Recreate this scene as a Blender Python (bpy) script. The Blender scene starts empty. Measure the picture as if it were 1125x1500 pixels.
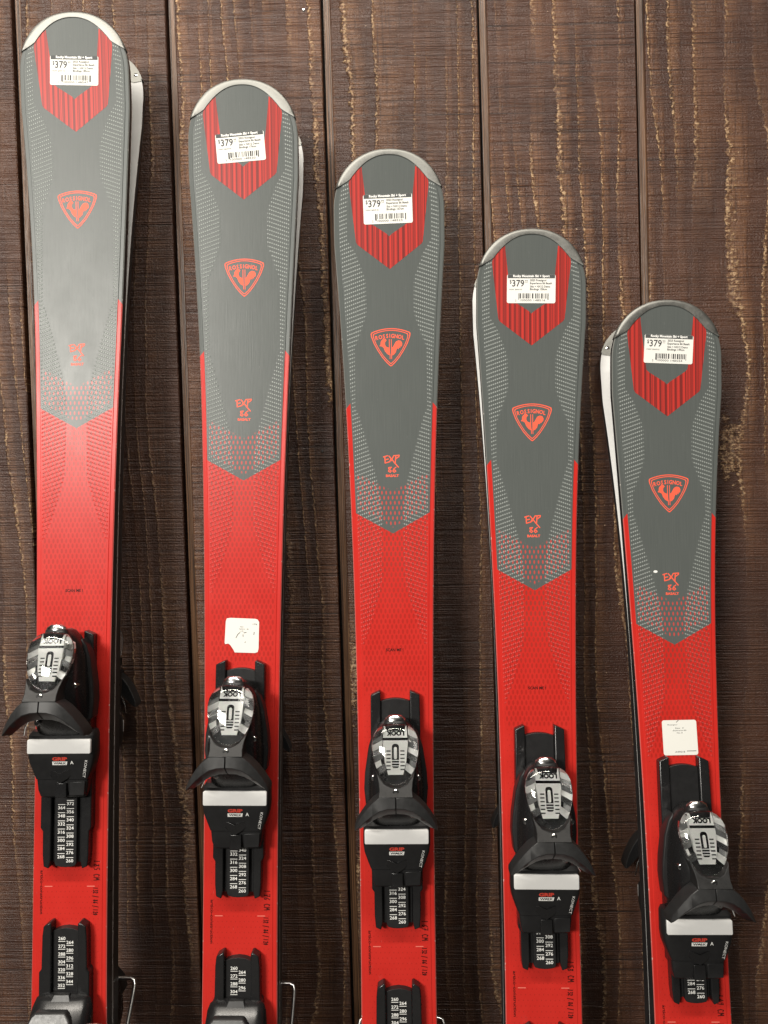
import bpy, bmesh, math, random
from mathutils import Matrix, Vector
random.seed(7)
SC = bpy.context.scene
C = SC.collection
PI = math.pi

# ------------------------------------------------------------------ camera
YAW, PITCH, ROLL = -0.01962547, -0.02772841, -0.02924184
cam = bpy.data.cameras.new('camera'); camo = bpy.data.objects.new('camera', cam); C.objects.link(camo)
cam.sensor_fit = 'HORIZONTAL'; cam.sensor_width = 36.0; cam.lens = 36.0 * 1127.0 / 1125.0
cam.clip_start = 0.02; cam.clip_end = 60
fwd = Vector((math.sin(YAW) * math.cos(PITCH), math.cos(YAW) * math.cos(PITCH), math.sin(PITCH)))
rgt = Vector((math.cos(YAW), -math.sin(YAW), 0)); upv = rgt.cross(fwd)
cr, sr = math.cos(ROLL), math.sin(ROLL)
R_, U_ = cr * rgt + sr * upv, -sr * rgt + cr * upv
camo.matrix_world = Matrix(((R_.x, U_.x, -fwd.x, 0.01251771), (R_.y, U_.y, -fwd.y, -1.01722025),
                            (R_.z, U_.z, -fwd.z, 1.26391802), (0, 0, 0, 1)))
SC.camera = camo
SC.render.resolution_x, SC.render.resolution_y = 768, 1024

# ------------------------------------------------------------------ light (shop interior, ceiling panels)
W = bpy.data.worlds.new('World'); SC.world = W; W.use_nodes = True
bg = W.node_tree.nodes['Background']; bg.inputs[0].default_value = (1.0, 0.96, 0.9, 1); bg.inputs[1].default_value = 0.02

def area(name, loc, target, sx, sy, power, col):
    l = bpy.data.lights.new(name, 'AREA'); l.shape = 'RECTANGLE'; l.size = sx; l.size_y = sy
    l.energy = power; l.color = col
    o = bpy.data.objects.new(name, l); C.objects.link(o); o.location = loc
    o.rotation_euler = (Vector(target) - Vector(loc)).to_track_quat('-Z', 'Y').to_euler()
    return o
area('ceiling_strip_light', (-.35, -1.15, 2.95), (-.35, -.6, 1.2), 2.4, .16, 62, (1.0, 0.93, 0.83))
area('ceiling_light', (-1.9, -3.7, 2.65), (-.1, -.1, 1.1), 1.1, .4, 192, (1.0, 0.95, 0.87))

VS = SC.view_settings
VS.view_transform = 'Standard'; VS.look = 'None'; VS.exposure = 0.0; VS.gamma = 1.0; VS.use_curve_mapping = False

# ------------------------------------------------------------------ node helpers
class NT:
    def __init__(s, name):
        s.mat = bpy.data.materials.new(name); s.mat.use_nodes = True
        s.t = s.mat.node_tree; s.b = s.t.nodes['Principled BSDF']
    def node(s, typ, **kw):
        n = s.t.nodes.new(typ)
        for k, v in kw.items(): setattr(n, k, v)
        return n
    def put(s, sock, v):
        if hasattr(v, 'links'): s.t.links.new(v, sock)
        elif v is not None:
            if isinstance(v, (tuple, list)) and len(v) == 3 and sock.type == 'RGBA': v = (*v, 1)
            sock.default_value = v
    def m(s, op, a, b=None, c=None, clamp=False):
        n = s.node('ShaderNodeMath', operation=op, use_clamp=clamp)
        s.put(n.inputs[0], a)
        if b is not None: s.put(n.inputs[1], b)
        if c is not None: s.put(n.inputs[2], c)
        return n.outputs[0]
    def step(s, v, e0, e1):                       # smooth 0..1 between e0 and e1
        n = s.node('ShaderNodeMapRange', interpolation_type='SMOOTHSTEP')
        s.put(n.inputs[0], v); s.put(n.inputs[1], e0); s.put(n.inputs[2], e1)
        return n.outputs[0]
    def mix(s, f, a, b, blend='MIX'):
        n = s.node('ShaderNodeMix', data_type='RGBA', blend_type=blend)
        s.put(n.inputs[0], f); s.put(n.inputs[6], a); s.put(n.inputs[7], b)
        return n.outputs[2]
    def noise(s, vec, scale, detail=2, rough=.5, dims='3D'):
        n = s.node('ShaderNodeTexNoise', noise_dimensions=dims)
        if dims == '1D': s.put(n.inputs['W'], vec)
        else: s.put(n.inputs['Vector'], vec)
        s.put(n.inputs['Scale'], scale); s.put(n.inputs['Detail'], detail); s.put(n.inputs['Roughness'], rough)
        return n.outputs[0]
    def vec(s, x, y, z):
        n = s.node('ShaderNodeCombineXYZ'); s.put(n.inputs[0], x); s.put(n.inputs[1], y); s.put(n.inputs[2], z); return n.outputs[0]
    def sep(s, v):
        n = s.node('ShaderNodeSeparateXYZ'); s.put(n.inputs[0], v); return n.outputs
    def bump(s, h, strength, dist):
        n = s.node('ShaderNodeBump'); s.put(n.inputs['Height'], h); n.inputs['Strength'].default_value = strength
        n.inputs['Distance'].default_value = dist; s.t.links.new(n.outputs[0], s.b.inputs['Normal'])
    def set(s, **kw):
        for k, v in kw.items(): s.put(s.b.inputs[k.replace('_', ' ')], v)
        return s.mat

def plain(name, col, rough=.5, metal=0., spec=.5, grain=0., gscale=400., bump=0.):
    n = NT(name)
    pos = n.node('ShaderNodeTexCoord').outputs['Object']
    col_s = col
    if grain:
        f = n.noise(pos, gscale, 4, .65)
        f2 = n.noise(pos, gscale * .12, 3, .6)
        k = n.m('ADD', n.m('MULTIPLY', n.m('SUBTRACT', f, .5), grain * 2), n.m('MULTIPLY', n.m('SUBTRACT', f2, .5), grain * 2))
        lo = tuple(c * .4 for c in col); hi = tuple(min(1, c * 1.6 + .01) for c in col)
        col_s = n.mix(n.m('ADD', k, .5, clamp=True), lo, hi)
        n.set(Roughness=n.m('ADD', n.m('MULTIPLY', k, .5), rough, clamp=True))
        if bump: n.bump(f, bump, .0004)
    else:
        n.set(Roughness=rough)
    return n.set(Base_Color=col_s, Metallic=metal, Specular_IOR_Level=spec)

# ------------------------------------------------------------------ materials
M = {}
M['black'] = plain('black_plastic', (.006, .006, .0065), .26, spec=.45, grain=.12, gscale=500)
M['satin'] = plain('satin_black_plastic', (.009, .009, .0095), .38, spec=.28, grain=.15, gscale=1200)
M['wing'] = plain('charcoal_plastic', (.015, .0152, .0155), .38, spec=.5, grain=.2, gscale=1500, bump=.06)
M['neck'] = plain('smoked_plastic', (.014, .014, .014), .36, spec=.25, grain=.3, gscale=700)
M['sidewall'] = plain('sidewall_black', (.014, .014, .015), .35, spec=.5, grain=.3, gscale=300)
M['steel'] = plain('steel_edge', (.42, .42, .42), .32, metal=1., grain=.3, gscale=250)
M['chrome'] = plain('bright_steel', (.72, .72, .70), .2, metal=1., grain=.15, gscale=900)
M['wire'] = plain('brake_wire', (.62, .62, .61), .28, metal=1.)
M['cap'] = plain('tip_aluminium', (.22, .22, .205), .55, metal=1., grain=.25, gscale=500, bump=.1)
M['base'] = plain('white_ski_base', (.66, .67, .62), .45, grain=.08, gscale=120)
M['paper'] = plain('white_paper', (.70, .70, .66), .65, spec=.12)
M['pad'] = plain('white_friction_pad', (.92, .92, .86), .42, grain=.03, gscale=150)
M['header'] = plain('grey_header_print', (.07, .075, .075), .55, spec=.18)
M['ink'] = plain('grey_ink', (.05, .05, .055), .6, spec=.18)
M['inkfaint'] = plain('faint_grey_ink', (.06, .06, .06), .6, spec=.18)
M['darkink'] = plain('dark_red_ink', (.028, .005, .004), .5, spec=.18)
M['orange'] = plain('orange_red_print', (.80, .115, .065), .42, spec=.18)
M['white'] = plain('white_print', (.78, .78, .75), .5)
M['mark'] = plain('pale_mark', (.66, .16, .12), .5)
M['smoke'] = plain('smoke_grey_plastic', (.13, .13, .13), .2, spec=.6)
M['gripred'] = plain('red_print', (.55, .05, .03), .45)
M['backing'] = plain('silver_dial_plate', (.72, .72, .70), .28, metal=.2)
n = NT('clear_lens')
M['lens'] = n.set(Base_Color=(.97, .98, .98), Roughness=.03, IOR=1.46, Transmission_Weight=1.0, Specular_IOR_Level=.7)

# striped chevron at the tip
n = NT('striped_red_print')
o_ = n.sep(n.node('ShaderNodeTexCoord').outputs['Object'])
xx = n.m('MULTIPLY', o_[0], 1000.)
s1 = n.noise(n.m('MULTIPLY', xx, .33), 1.0, 2, .6, '1D')
s2 = n.noise(n.m('ADD', n.m('MULTIPLY', xx, .95), 31.), 1.0, 1, .5, '1D')
s3 = n.m('SINE', n.m('MULTIPLY', xx, 1.03))
k = n.m('ADD', n.m('ADD', n.m('MULTIPLY', s3, .22), n.m('MULTIPLY', n.m('SUBTRACT', s1, .5), 1.3)), n.m('MULTIPLY', n.m('SUBTRACT', s2, .5), 1.2))
k = n.step(k, -.28, .30)
M['stripe'] = n.set(Base_Color=n.mix(k, (.15, .022, .020), (.46, .036, .028)), Roughness=.36, Specular_IOR_Level=.22)

# top sheet: print and emboss worked out from ski coordinates in mm
n = NT('ski_topsheet')
A = n.sep(n.node('ShaderNodeAttribute', attribute_name='ska').outputs['Vector'])
B = n.sep(n.node('ShaderNodeAttribute', attribute_name='skb').outputs['Vector'])
x, t, e = A; c, mm_, b = B
ax = n.m('ABSOLUTE', x)
gl = n.m('SUBTRACT', c, n.m('MULTIPLY', ax, .562))
Gin = n.step(gl, -.25, .25)
Gst = n.step(n.m('SUBTRACT', n.m('ADD', c, n.m('MULTIPLY', e, -1.2)), 150.), -.3, .3)
strip = n.step(e, 5.9, 5.3)
G = n.m('ADD', n.m('MULTIPLY', Gin, n.m('SUBTRACT', 1., strip)), n.m('MULTIPLY', Gst, strip))
brush = n.noise(n.vec(n.m('MULTIPLY', x, 1.6), n.m('MULTIPLY', t, .02), 0.), 1.0, 2, .6)
blot = n.noise(n.vec(n.m('MULTIPLY', x, .03), n.m('MULTIPLY', t, .02), n.m('MULTIPLY', b, .0)), 1.0, 3, .6)
grey = n.mix(brush, (.066, .074, .071), (.102, .112, .107))
red = n.mix(blot, (.43, .018, .013), (.52, .027, .020))
# dash lattice
row = n.m('FLOOR', n.m('DIVIDE', t, 6.1))
off = n.m('MULTIPLY', n.m('MODULO', row, 2.), .5)
du = n.m('SUBTRACT', n.m('FRACT', n.m('ADD', n.m('ADD', n.m('DIVIDE', x, 5.1), off), 100.)), .5)
dv = n.m('SUBTRACT', n.m('FRACT', n.m('DIVIDE', t, 6.1)), .5)
def rad(a_, b_):
    p = n.m('MULTIPLY', du, 5.1 / a_); q = n.m('MULTIPLY', dv, 6.1 / b_)
    return n.m('SQRT', n.m('ADD', n.m('MULTIPLY', p, p), n.m('MULTIPLY', q, q)))
r_big = rad(1.35, 3.0); r_mid = rad(.95, 2.3); r_small = rad(.55, .75)
dash_g = n.m('MULTIPLY', n.step(r_mid, 1.15, .8), n.m('MULTIPLY', n.step(n.m('SUBTRACT', c, n.m('MULTIPLY', ax, .52)), 52., 48.), n.step(gl, 6., 9.)))
dash_g = n.m('MULTIPLY', n.m('MULTIPLY', dash_g, n.step(e, 8., 10.)), .85)
grey2 = n.mix(dash_g, grey, (.50, .055, .045))
arm = n.m('ABSOLUTE', n.m('SUBTRACT', ax, n.m('MULTIPLY', c, -.30)))
arm = n.m('MULTIPLY', n.step(arm, 16., 3.), n.step(c, -190., -90.))
near = n.step(c, -120., -10.)
inner = n.m('MAXIMUM', n.m('MULTIPLY', near, .52), n.m('MULTIPLY', arm, .50))
stren = n.m('MAXIMUM', inner, .38)
above = n.step(mm_, 286., 292.)
dsh = n.m('MULTIPLY', n.m('MULTIPLY', n.step(r_big, 1.15, .75), stren), above)
dsm = n.m('MULTIPLY', n.m('MULTIPLY', n.step(r_small, 1.2, .7), .45), n.m('SUBTRACT', 1., above))
dmask = n.m('MULTIPLY', n.m('ADD', dsh, dsm), n.step(e, 7., 8.5))
red2 = n.mix(dmask, red, n.mix(near, (.17, .012, .008), (.085, .045, .032)))
col = n.mix(G, red2, grey2)
# embossed grains along the flanks, their glints painted in as a paler tone
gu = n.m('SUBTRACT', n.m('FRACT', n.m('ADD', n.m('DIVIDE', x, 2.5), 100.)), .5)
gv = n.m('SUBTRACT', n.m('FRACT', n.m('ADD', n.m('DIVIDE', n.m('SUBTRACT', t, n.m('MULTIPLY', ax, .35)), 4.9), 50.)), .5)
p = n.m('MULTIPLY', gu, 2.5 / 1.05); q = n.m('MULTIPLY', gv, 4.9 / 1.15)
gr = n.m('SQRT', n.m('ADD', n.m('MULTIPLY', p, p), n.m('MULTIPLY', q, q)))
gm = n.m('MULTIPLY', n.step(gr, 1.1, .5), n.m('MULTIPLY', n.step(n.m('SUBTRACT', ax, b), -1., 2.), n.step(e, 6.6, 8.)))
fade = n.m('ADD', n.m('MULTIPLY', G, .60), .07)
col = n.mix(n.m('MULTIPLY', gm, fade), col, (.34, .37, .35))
# chipped rim, plus a continuous edge highlight painted into the colour
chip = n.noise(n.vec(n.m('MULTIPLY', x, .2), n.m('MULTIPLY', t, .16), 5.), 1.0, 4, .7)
chip_glint = n.m('MULTIPLY', n.step(e, 1.2, .5), n.m('ADD', n.m('MULTIPLY', n.step(chip, .60, .68), .75), .18))
col = n.mix(n.m('MULTIPLY', chip_glint, .8), col, (.62, .58, .53))
# fine scuffs
scv = n.noise(n.vec(n.m('MULTIPLY', x, .9), n.m('ADD', n.m('MULTIPLY', t, .05), n.m('MULTIPLY', x, .3)), 9.), 1.0, 3, .65)
scm = n.m('MULTIPLY', n.step(scv, .70, .76), .22)
col = n.mix(scm, col, (.45, .45, .42))
n.bump(n.m('ADD', n.m('MULTIPLY', gm, 1.0), n.m('MULTIPLY', brush, .22)), .55, .0005)
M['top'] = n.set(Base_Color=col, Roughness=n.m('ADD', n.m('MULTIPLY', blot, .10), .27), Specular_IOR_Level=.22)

# rough sawn, stained wall boards (world position, so that no two boards repeat)
def wood(name, smooth):
    n = NT(name)
    X, Y, Z = n.sep(n.node('ShaderNodeNewGeometry').outputs['Position'])
    V = lambda a, b, c, o=0.: n.vec(n.m('MULTIPLY', a, b), o, n.m('MULTIPLY', Z, c))
    if smooth:                                        # planed groove: straight fine striation
        fine = n.noise(V(X, 750., 5.), 1.0, 3, .65)
        base = n.mix(n.step(fine, .36, .66), (.020, .009, .005), (.165, .085, .042))
        n.bump(fine, .8, .0014)
        return n.set(Base_Color=base, Roughness=.38, Specular_IOR_Level=.5)
    rnd = n.node('ShaderNodeObjectInfo').outputs['Random']
    Zt = n.m('ADD', Z, n.m('MULTIPLY', X, .022))
    Xb = n.m('ADD', X, n.m('MULTIPLY', rnd, 3.))      # every board cut from another sheet
    sway = n.noise(V(Xb, 3., 2.6), 1.0, 2, .5)
    rag = n.noise(V(Xb, 60., 120.), 1.0, 4, .75)
    wx = n.m('ADD', Xb, n.m('ADD', n.m('MULTIPLY', sway, .040), n.m('MULTIPLY', rag, .013)))
    spread = n.noise(V(Xb, 9., .8, 4.), 1.0, 2, .5)
    f = n.m('FRACT', n.m('ADD', n.m('MULTIPLY', wx, 40.), n.m('MULTIPLY', spread, 5.5)))
    gate = n.noise(V(Xb, 8., 2.6, 2.), 1.0, 3, .55)
    gm = n.step(gate, .36, .60)
    band = n.m('MULTIPLY', n.m('MULTIPLY', n.step(f, .0, .05), n.step(f, .70, .22)), n.m('ADD', n.m('MULTIPLY', gm, .85), .15))
    edge = n.m('MULTIPLY', n.m('MULTIPLY', n.step(f, .0, .04), n.step(f, .20, .07)), n.step(gate, .42, .56))
    fine = n.noise(V(Xb, 300., 14.), 1.0, 3, .6)
    blot = n.noise(V(Xb, 10., 5.), 1.0, 4, .6)
    kf = n.noise(n.vec(n.m('MULTIPLY', X, 2.2), 0., n.m('MULTIPLY', Zt, 330.)), 1.0, 3, .7)
    kf2 = n.noise(n.vec(n.m('MULTIPLY', X, 10.), 3., n.m('MULTIPLY', Zt, 620.)), 1.0, 2, .6)
    lng = n.noise(n.vec(n.m('MULTIPLY', X, 1.2), 8., n.m('MULTIPLY', Zt, 120.)), 1.0, 2, .6)
    kgate = n.noise(V(Xb, 9., 14., 6.), 1.0, 2, .6)
    grit = n.noise(V(X, 420., 420.), 1.0, 3, .65)
    fl = n.noise(V(X, 190., 230., 4.), 1.0, 3, .7)
    ridge = n.step(n.m('ADD', n.m('MULTIPLY', kf, .5), n.m('MULTIPLY', kf2, .5)), .40, .58)
    base = n.mix(n.step(blot, .34, .66), (.036, .0120, .0062), (.078, .031, .0160))
    base = n.mix(n.m('MULTIPLY', n.step(fine, .48, .30), .35), base, (.016, .007, .004))
    base = n.mix(n.m('MULTIPLY', band, n.m('ADD', n.m('MULTIPLY', n.m('MULTIPLY', ridge, n.step(fine, .34, .56)), .62), .12)), base, (.235, .112, .052))
    base = n.mix(n.m('MULTIPLY', edge, n.m('ADD', n.m('MULTIPLY', n.step(fl, .48, .58), .85), .04)), base, (.54, .36, .20))
    spk = n.m('MULTIPLY', n.step(fl, .665, .71), n.step(gate, .44, .58))
    base = n.mix(n.m('MULTIPLY', spk, .85), base, (.50, .36, .24))
    cut = n.m('MULTIPLY', n.step(kf, .44, .35), n.m('ADD', n.m('MULTIPLY', n.step(kgate, .36, .58), .6), .35))
    cut = n.m('MAXIMUM', cut, n.m('MULTIPLY', n.step(lng, .30, .25), .85))
    base = n.mix(n.m('MULTIPLY', cut, .85), base, (.010, .0045, .003))
    base = n.mix(n.m('MULTIPLY', rnd, .30), base, (.040, .020, .013))
    h = n.m('ADD', n.m('ADD', n.m('MULTIPLY', kf, .9), n.m('MULTIPLY', kf2, .6)), n.m('ADD', n.m('MULTIPLY', grit, .5), n.m('MULTIPLY', band, .35)))
    n.bump(n.m('ADD', h, n.m('ADD', n.m('MULTIPLY', edge, .4), n.m('MULTIPLY', fine, .2))), 1.0, .0024)
    return n.set(Base_Color=base, Roughness=n.m('ADD', n.m('MULTIPLY', grit, .25), .28), Specular_IOR_Level=.5)
M['board'] = wood('rough_sawn_stained_wood', False)
M['groove'] = wood('planed_groove_wood', True)
M['gap'] = plain('dark_gap', (.010, .007, .005), .8)
M['floor'] = plain('grey_carpet', (.09, .085, .08), .9, grain=.3, gscale=200)

# ------------------------------------------------------------------ mesh helpers
class MB:
    def __init__(s): s.v = []; s.f = []; s.mi = []
    def add(s, vs, fs, mi=0):
        o = len(s.v); s.v += [tuple(p) for p in vs]
        for f in fs: s.f.append([i + o for i in f]); s.mi.append(mi)
        return s
    def grid(s, rows, closed=False, mi=0, caps=False):
        nr, nc = len(rows), len(rows[0]); vs = [p for r in rows for p in r]; fs = []
        for i in range(nr - 1):
            for j in range(nc if closed else nc - 1):
                k = (j + 1) % nc
                fs.append([i * nc + j, i * nc + k, (i + 1) * nc + k, (i + 1) * nc + j])
        if caps: fs += [list(range(nc))[::-1], [(nr - 1) * nc + j for j in range(nc)]]
        return s.add(vs, fs, mi)
    def box(s, a, b, mi=0):
        (x0, y0, z0), (x1, y1, z1) = a, b
        return s.add([(x0, y0, z0), (x1, y0, z0), (x1, y1, z0), (x0, y1, z0), (x0, y0, z1), (x1, y0, z1), (x1, y1, z1), (x0, y1, z1)],
                     [[0, 3, 2, 1], [4, 5, 6, 7], [0, 1, 5, 4], [1, 2, 6, 5], [2, 3, 7, 6], [3, 0, 4, 7]], mi)
    def prism(s, poly, f0, f1, mi=0):               # poly: 2D outline, f0/f1: (u,v)->3D lower and upper
        k = len(poly)
        vs = [f0(*p) for p in poly] + [f1(*p) for p in poly]
        fs = [list(range(k))[::-1], list(range(k, 2 * k))] + [[i, (i + 1) % k, k + (i + 1) % k, k + i] for i in range(k)]
        return s.add(vs, fs, mi)
    def tube(s, pts, r, nseg=10, mi=0):
        rows = []; pts = [Vector(p) for p in pts]
        for i, p in enumerate(pts):
            d = (pts[min(i + 1, len(pts) - 1)] - pts[max(i - 1, 0)]).normalized()
            a = d.orthogonal().normalized() if i == 0 else (a - d * a.dot(d)).normalized()
            bb = d.cross(a)
            rows.append([p + r * (math.cos(q) * a + math.sin(q) * bb) for q in [2 * PI * j / nseg for j in range(nseg)]])
        return s.grid(rows, True, mi, True)
    def build(s, name, mats, parent=None, smooth=35, bevel=0.):
        me = bpy.data.meshes.new(name); me.from_pydata(s.v, [], s.f)
        for m_ in (mats if isinstance(mats, list) else [mats]): me.materials.append(m_)
        me.polygons.foreach_set('material_index', s.mi)
        bm = bmesh.new(); bm.from_mesh(me)
        bmesh.ops.recalc_face_normals(bm, faces=bm.faces)
        bm.to_mesh(me); bm.free()
        if smooth:
            me.polygons.foreach_set('use_smooth', [True] * len(me.polygons))
            me.set_sharp_from_angle(angle=math.radians(smooth))
        me.update()
        o = bpy.data.objects.new(name, me); C.objects.link(o)
        if parent: o.parent = parent
        if bevel:
            md = o.modifiers.new('bevel', 'BEVEL'); md.width = bevel; md.segments = 2; md.limit_method = 'ANGLE'; md.angle_limit = math.radians(40)
            md.harden_normals = False
        return o

_tc = {}
def text2d(st, size, bold=0.):
    key = (st, size, bold)
    if key not in _tc:
        cu = bpy.data.curves.new('txt', 'FONT'); cu.body = st; cu.size = size; cu.offset = bold; cu.resolution_u = 2
        cu.align_x = 'CENTER'; cu.align_y = 'CENTER'; cu.fill_mode = 'BOTH' if False else 'FRONT'
        ob = bpy.data.objects.new('txt', cu); me = ob.to_mesh()
        vs = [(p.co.x, p.co.y) for p in me.vertices]; fs = [list(q.vertices) for q in me.polygons]
        ob.to_mesh_clear(); bpy.data.objects.remove(ob); bpy.data.curves.remove(cu)
        if vs:
            cx = (min(p[0] for p in vs) + max(p[0] for p in vs)) / 2; cy = (min(p[1] for p in vs) + max(p[1] for p in vs)) / 2
            vs = [(p[0] - cx, p[1] - cy) for p in vs]
        _tc[key] = (vs, fs)
    return _tc[key]

def rrect(w, h, r, seg=5, arch=0.):
    out = []
    for cx, cy, a0 in ((w / 2 - r, h / 2 - r, 0), (-w / 2 + r, h / 2 - r, 90), (-w / 2 + r, -h / 2 + r, 180), (w / 2 - r, -h / 2 + r, 270)):
        for i in range(seg + 1):
            a = math.radians(a0 + 90 * i / seg); out.append((cx + r * math.cos(a), cy + r * math.sin(a)))
    return out

def stroke(pts, wd):                                 # polyline -> list of quads (2D)
    out = []
    for (x0, y0), (x1, y1) in zip(pts[:-1], pts[1:]):
        d = math.hypot(x1 - x0, y1 - y0) or 1e-9; ux, uy = (x1 - x0) / d, (y1 - y0) / d; h = wd / 2
        x0 -= ux * h * .6; y0 -= uy * h * .6; x1 += ux * h * .6; y1 += uy * h * .6
        out.append([(x0 - uy * h, y0 + ux * h), (x0 + uy * h, y0 - ux * h), (x1 + uy * h, y1 - ux * h), (x1 - uy * h, y1 + ux * h)])
    return out

def tag(o, label=None, cat=None, group=None, kind=None):
    if label: o['label'] = label
    if cat: o['category'] = cat
    if group: o['group'] = group
    if kind: o['kind'] = kind
    return o

# ------------------------------------------------------------------ wall and floor
G0, PITCHB = -0.4771196, 0.2032
ZB, ZT = -0.004, 2.35
wall = MB().box((-1.35, .016, ZB), (1.35, .06, ZT)).build('wall', M['gap'], smooth=0)
tag(wall, 'dark brown rough sawn wood wall of vertical grooved boards', 'wall', kind='structure')
def board_mesh():
    # profile across one board, x from the right edge of its own groove strip to the next slot
    pr = [(.0030, .016), (.0030, .0062), (.0112, .0062), (.0116, .0030), (.0124, .0008), (.0134, 0.0), (.2018, 0.0), (.2030, .0010), (.2032, .004), (.2032, .016)]
    mb = MB()
    zs = [ZB + (ZT - ZB) * i / 40 for i in range(41)]
    for i in range(len(pr) - 1):
        mb.grid([[(pr[i][0], pr[i][1], z), (pr[i + 1][0], pr[i + 1][1], z)] for z in zs], mi=1 if i < 3 else 0)
    mb.add([(p[0], p[1], ZB) for p in pr], [list(range(len(pr)))]).add([(p[0], p[1], ZT) for p in pr], [list(range(len(pr)))])
    return mb
first = None
for k_ in range(-4, 9):
    if first is None: o = first = board_mesh().build('board', [M['board'], M['groove']], wall, smooth=30)
    else: o = first.copy(); C.objects.link(o); o.parent = wall
    o.location = (G0 + k_ * PITCHB, 0, 0)
nail = None
for (nx, nz) in ((-0.0927, 1.8917), (-0.0868, 1.3184)):
    mb = MB(); rows = []
    for rr, yy in ((.0001, -.0012), (.0016, -.0010), (.0022, -.0003), (.0022, .004)):
        rows.append([(rr * math.cos(a), yy, rr * math.sin(a)) for a in [2 * PI * j / 12 for j in range(12)]])
    o = mb.grid(rows, True, 0, True).build('nail_head', M['chrome'], wall); o.location = (nx, 0, nz)
fl = MB().box((-1.35, -3.8, -.05), (1.35, .06, -.0045)).build('floor', M['floor'], smooth=0)
tag(fl, 'dull grey shop floor below the wooden wall', 'floor', kind='structure')

# ------------------------------------------------------------------ the ski
mmv = .001
def interp(tab, v):
    if v <= tab[0][0]: return tab[0][1]
    for (a, fa), (b_, fb) in zip(tab[:-1], tab[1:]):
        if v <= b_: return fa + (fb - fa) * (v - a) / (b_ - a)
    return tab[-1][1]

GAP = .4
class Ski:                                            # all in mm: x across, t from the tip, h above the top sheet
    def __init__(s, L):
        s.L = L; s.tm = .54722119 * L + 15.57; s.chev = .4334602 * s.tm + 51.6; s.exp = 402 + (s.tm - 1028) * .345
        s.L0 = L
    def hw(s, t):
        tw = s.tm + 20
        if t < 70: base = 66 * max(0., 1 - ((70 - t) / 70) ** 2.2) ** (1 / 2.2)
        else: base = 66 if t < 110 else 43 + 23 * (max(0., tw - t) / (tw - 110)) ** 2.6
        if t > tw:
            te = s.L - 70
            base = 43 + 17 * (min(1, (t - tw) / (te - tw))) ** 2
            if t > s.L - 40: base *= max(0., 1 - ((t - s.L + 40) / 40) ** 3) ** (1 / 3)
        return base
    def T(s, t):
        return interp([(0, 7.5), (150, 9), (s.tm, 19), (s.tm + 120, 19), (s.L - 60, 9), (s.L, 7.5)], t)
    def rise(s, t): return 1.78e-4 * max(0., 420 - t) ** 2
    def P(s, x, t, h=0.):
        return (x * mmv, -(GAP + s.rise(t) + s.T(t) + h) * mmv, (s.L - t) * mmv)
    def Q(s, x, m, h=0.): return s.P(x, s.tm - m, h)
    def b(s, t):
        c = s.chev - t
        if c > 150: return interp([(40, s.hw(t) - 16), (104, s.hw(t) - 16), (120, 40), (150, 29), (190, 28), (212, 35), (232, 43), (400, 43)], t)
        return interp([(-165, 70), (-140, 40), (-110, 28), (-60, 14), (0, 12), (25, 12), (60, 17), (110, 30), (150, 41)], c)

def body(sk, parent):
    mb = MB(); rows = []; at = []
    ts = [.02, .4, 1.2, 2.5, 4.5, 7, 10, 14, 18, 23, 28, 34, 40, 47, 55, 63, 72] + [80 + 8 * i for i in range(int((sk.L - 130) / 8))]
    ts = [q for q in ts if q < sk.L - 46] + [sk.L - q for q in (45, 40, 34, 28, 22, 16, 11, 7, 4, 2, .6, .02)]
    for t in ts:
        w = sk.hw(t); f = min(1., w / 24.); T = sk.T(t); r = sk.rise(t)
        half = [(w, 0), (w, 2.0), (w, T - 1.4), (w - 1.1 * f, T - .35), (w - 4.9 * f, T - .55), (w - 5.6 * f, T), (w * .5, T)]
        ring = [(-a, h) for a, h in half] + [(0, T)] + [(a, h) for a, h in half[::-1]]
        rows.append([(a * mmv, -(GAP + r + h) * mmv, (sk.L - t) * mmv) for a, h in ring])
        at += [((a, t, w - abs(a)), (sk.chev - t, sk.tm - t, sk.b(t))) for a, h in ring]
    nc = len(rows[0]); vs = [p for q in rows for p in q]; fs = []; mi = []
    seg = {0: 2, 1: 1, nc - 2: 2, nc - 3: 1, nc - 1: 3}
    for i in range(len(rows) - 1):
        for j in range(nc):
            k = (j + 1) % nc
            fs.append([i * nc + j, (i + 1) * nc + j, (i + 1) * nc + k, i * nc + k]); mi.append(seg.get(j, 0))
    fs += [list(range(nc)), [(len(rows) - 1) * nc + j for j in range(nc)][::-1]]; mi += [1, 1]
    me = bpy.data.meshes.new('ski_body'); me.from_pydata(vs, [], fs)
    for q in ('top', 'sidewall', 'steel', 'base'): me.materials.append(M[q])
    me.polygons.foreach_set('material_index', mi)
    a1 = me.attributes.new('ska', 'FLOAT_VECTOR', 'POINT'); a2 = me.attributes.new('skb', 'FLOAT_VECTOR', 'POINT')
    a1.data.foreach_set('vector', [u for p in at for u in p[0]]); a2.data.foreach_set('vector', [u for p in at for u in p[1]])
    me.polygons.foreach_set('use_smooth', [True] * len(fs)); me.set_sharp_from_angle(angle=math.radians(28)); me.update()
    o = bpy.data.objects.new('ski_body', me); C.objects.link(o); o.parent = parent
    return o

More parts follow.
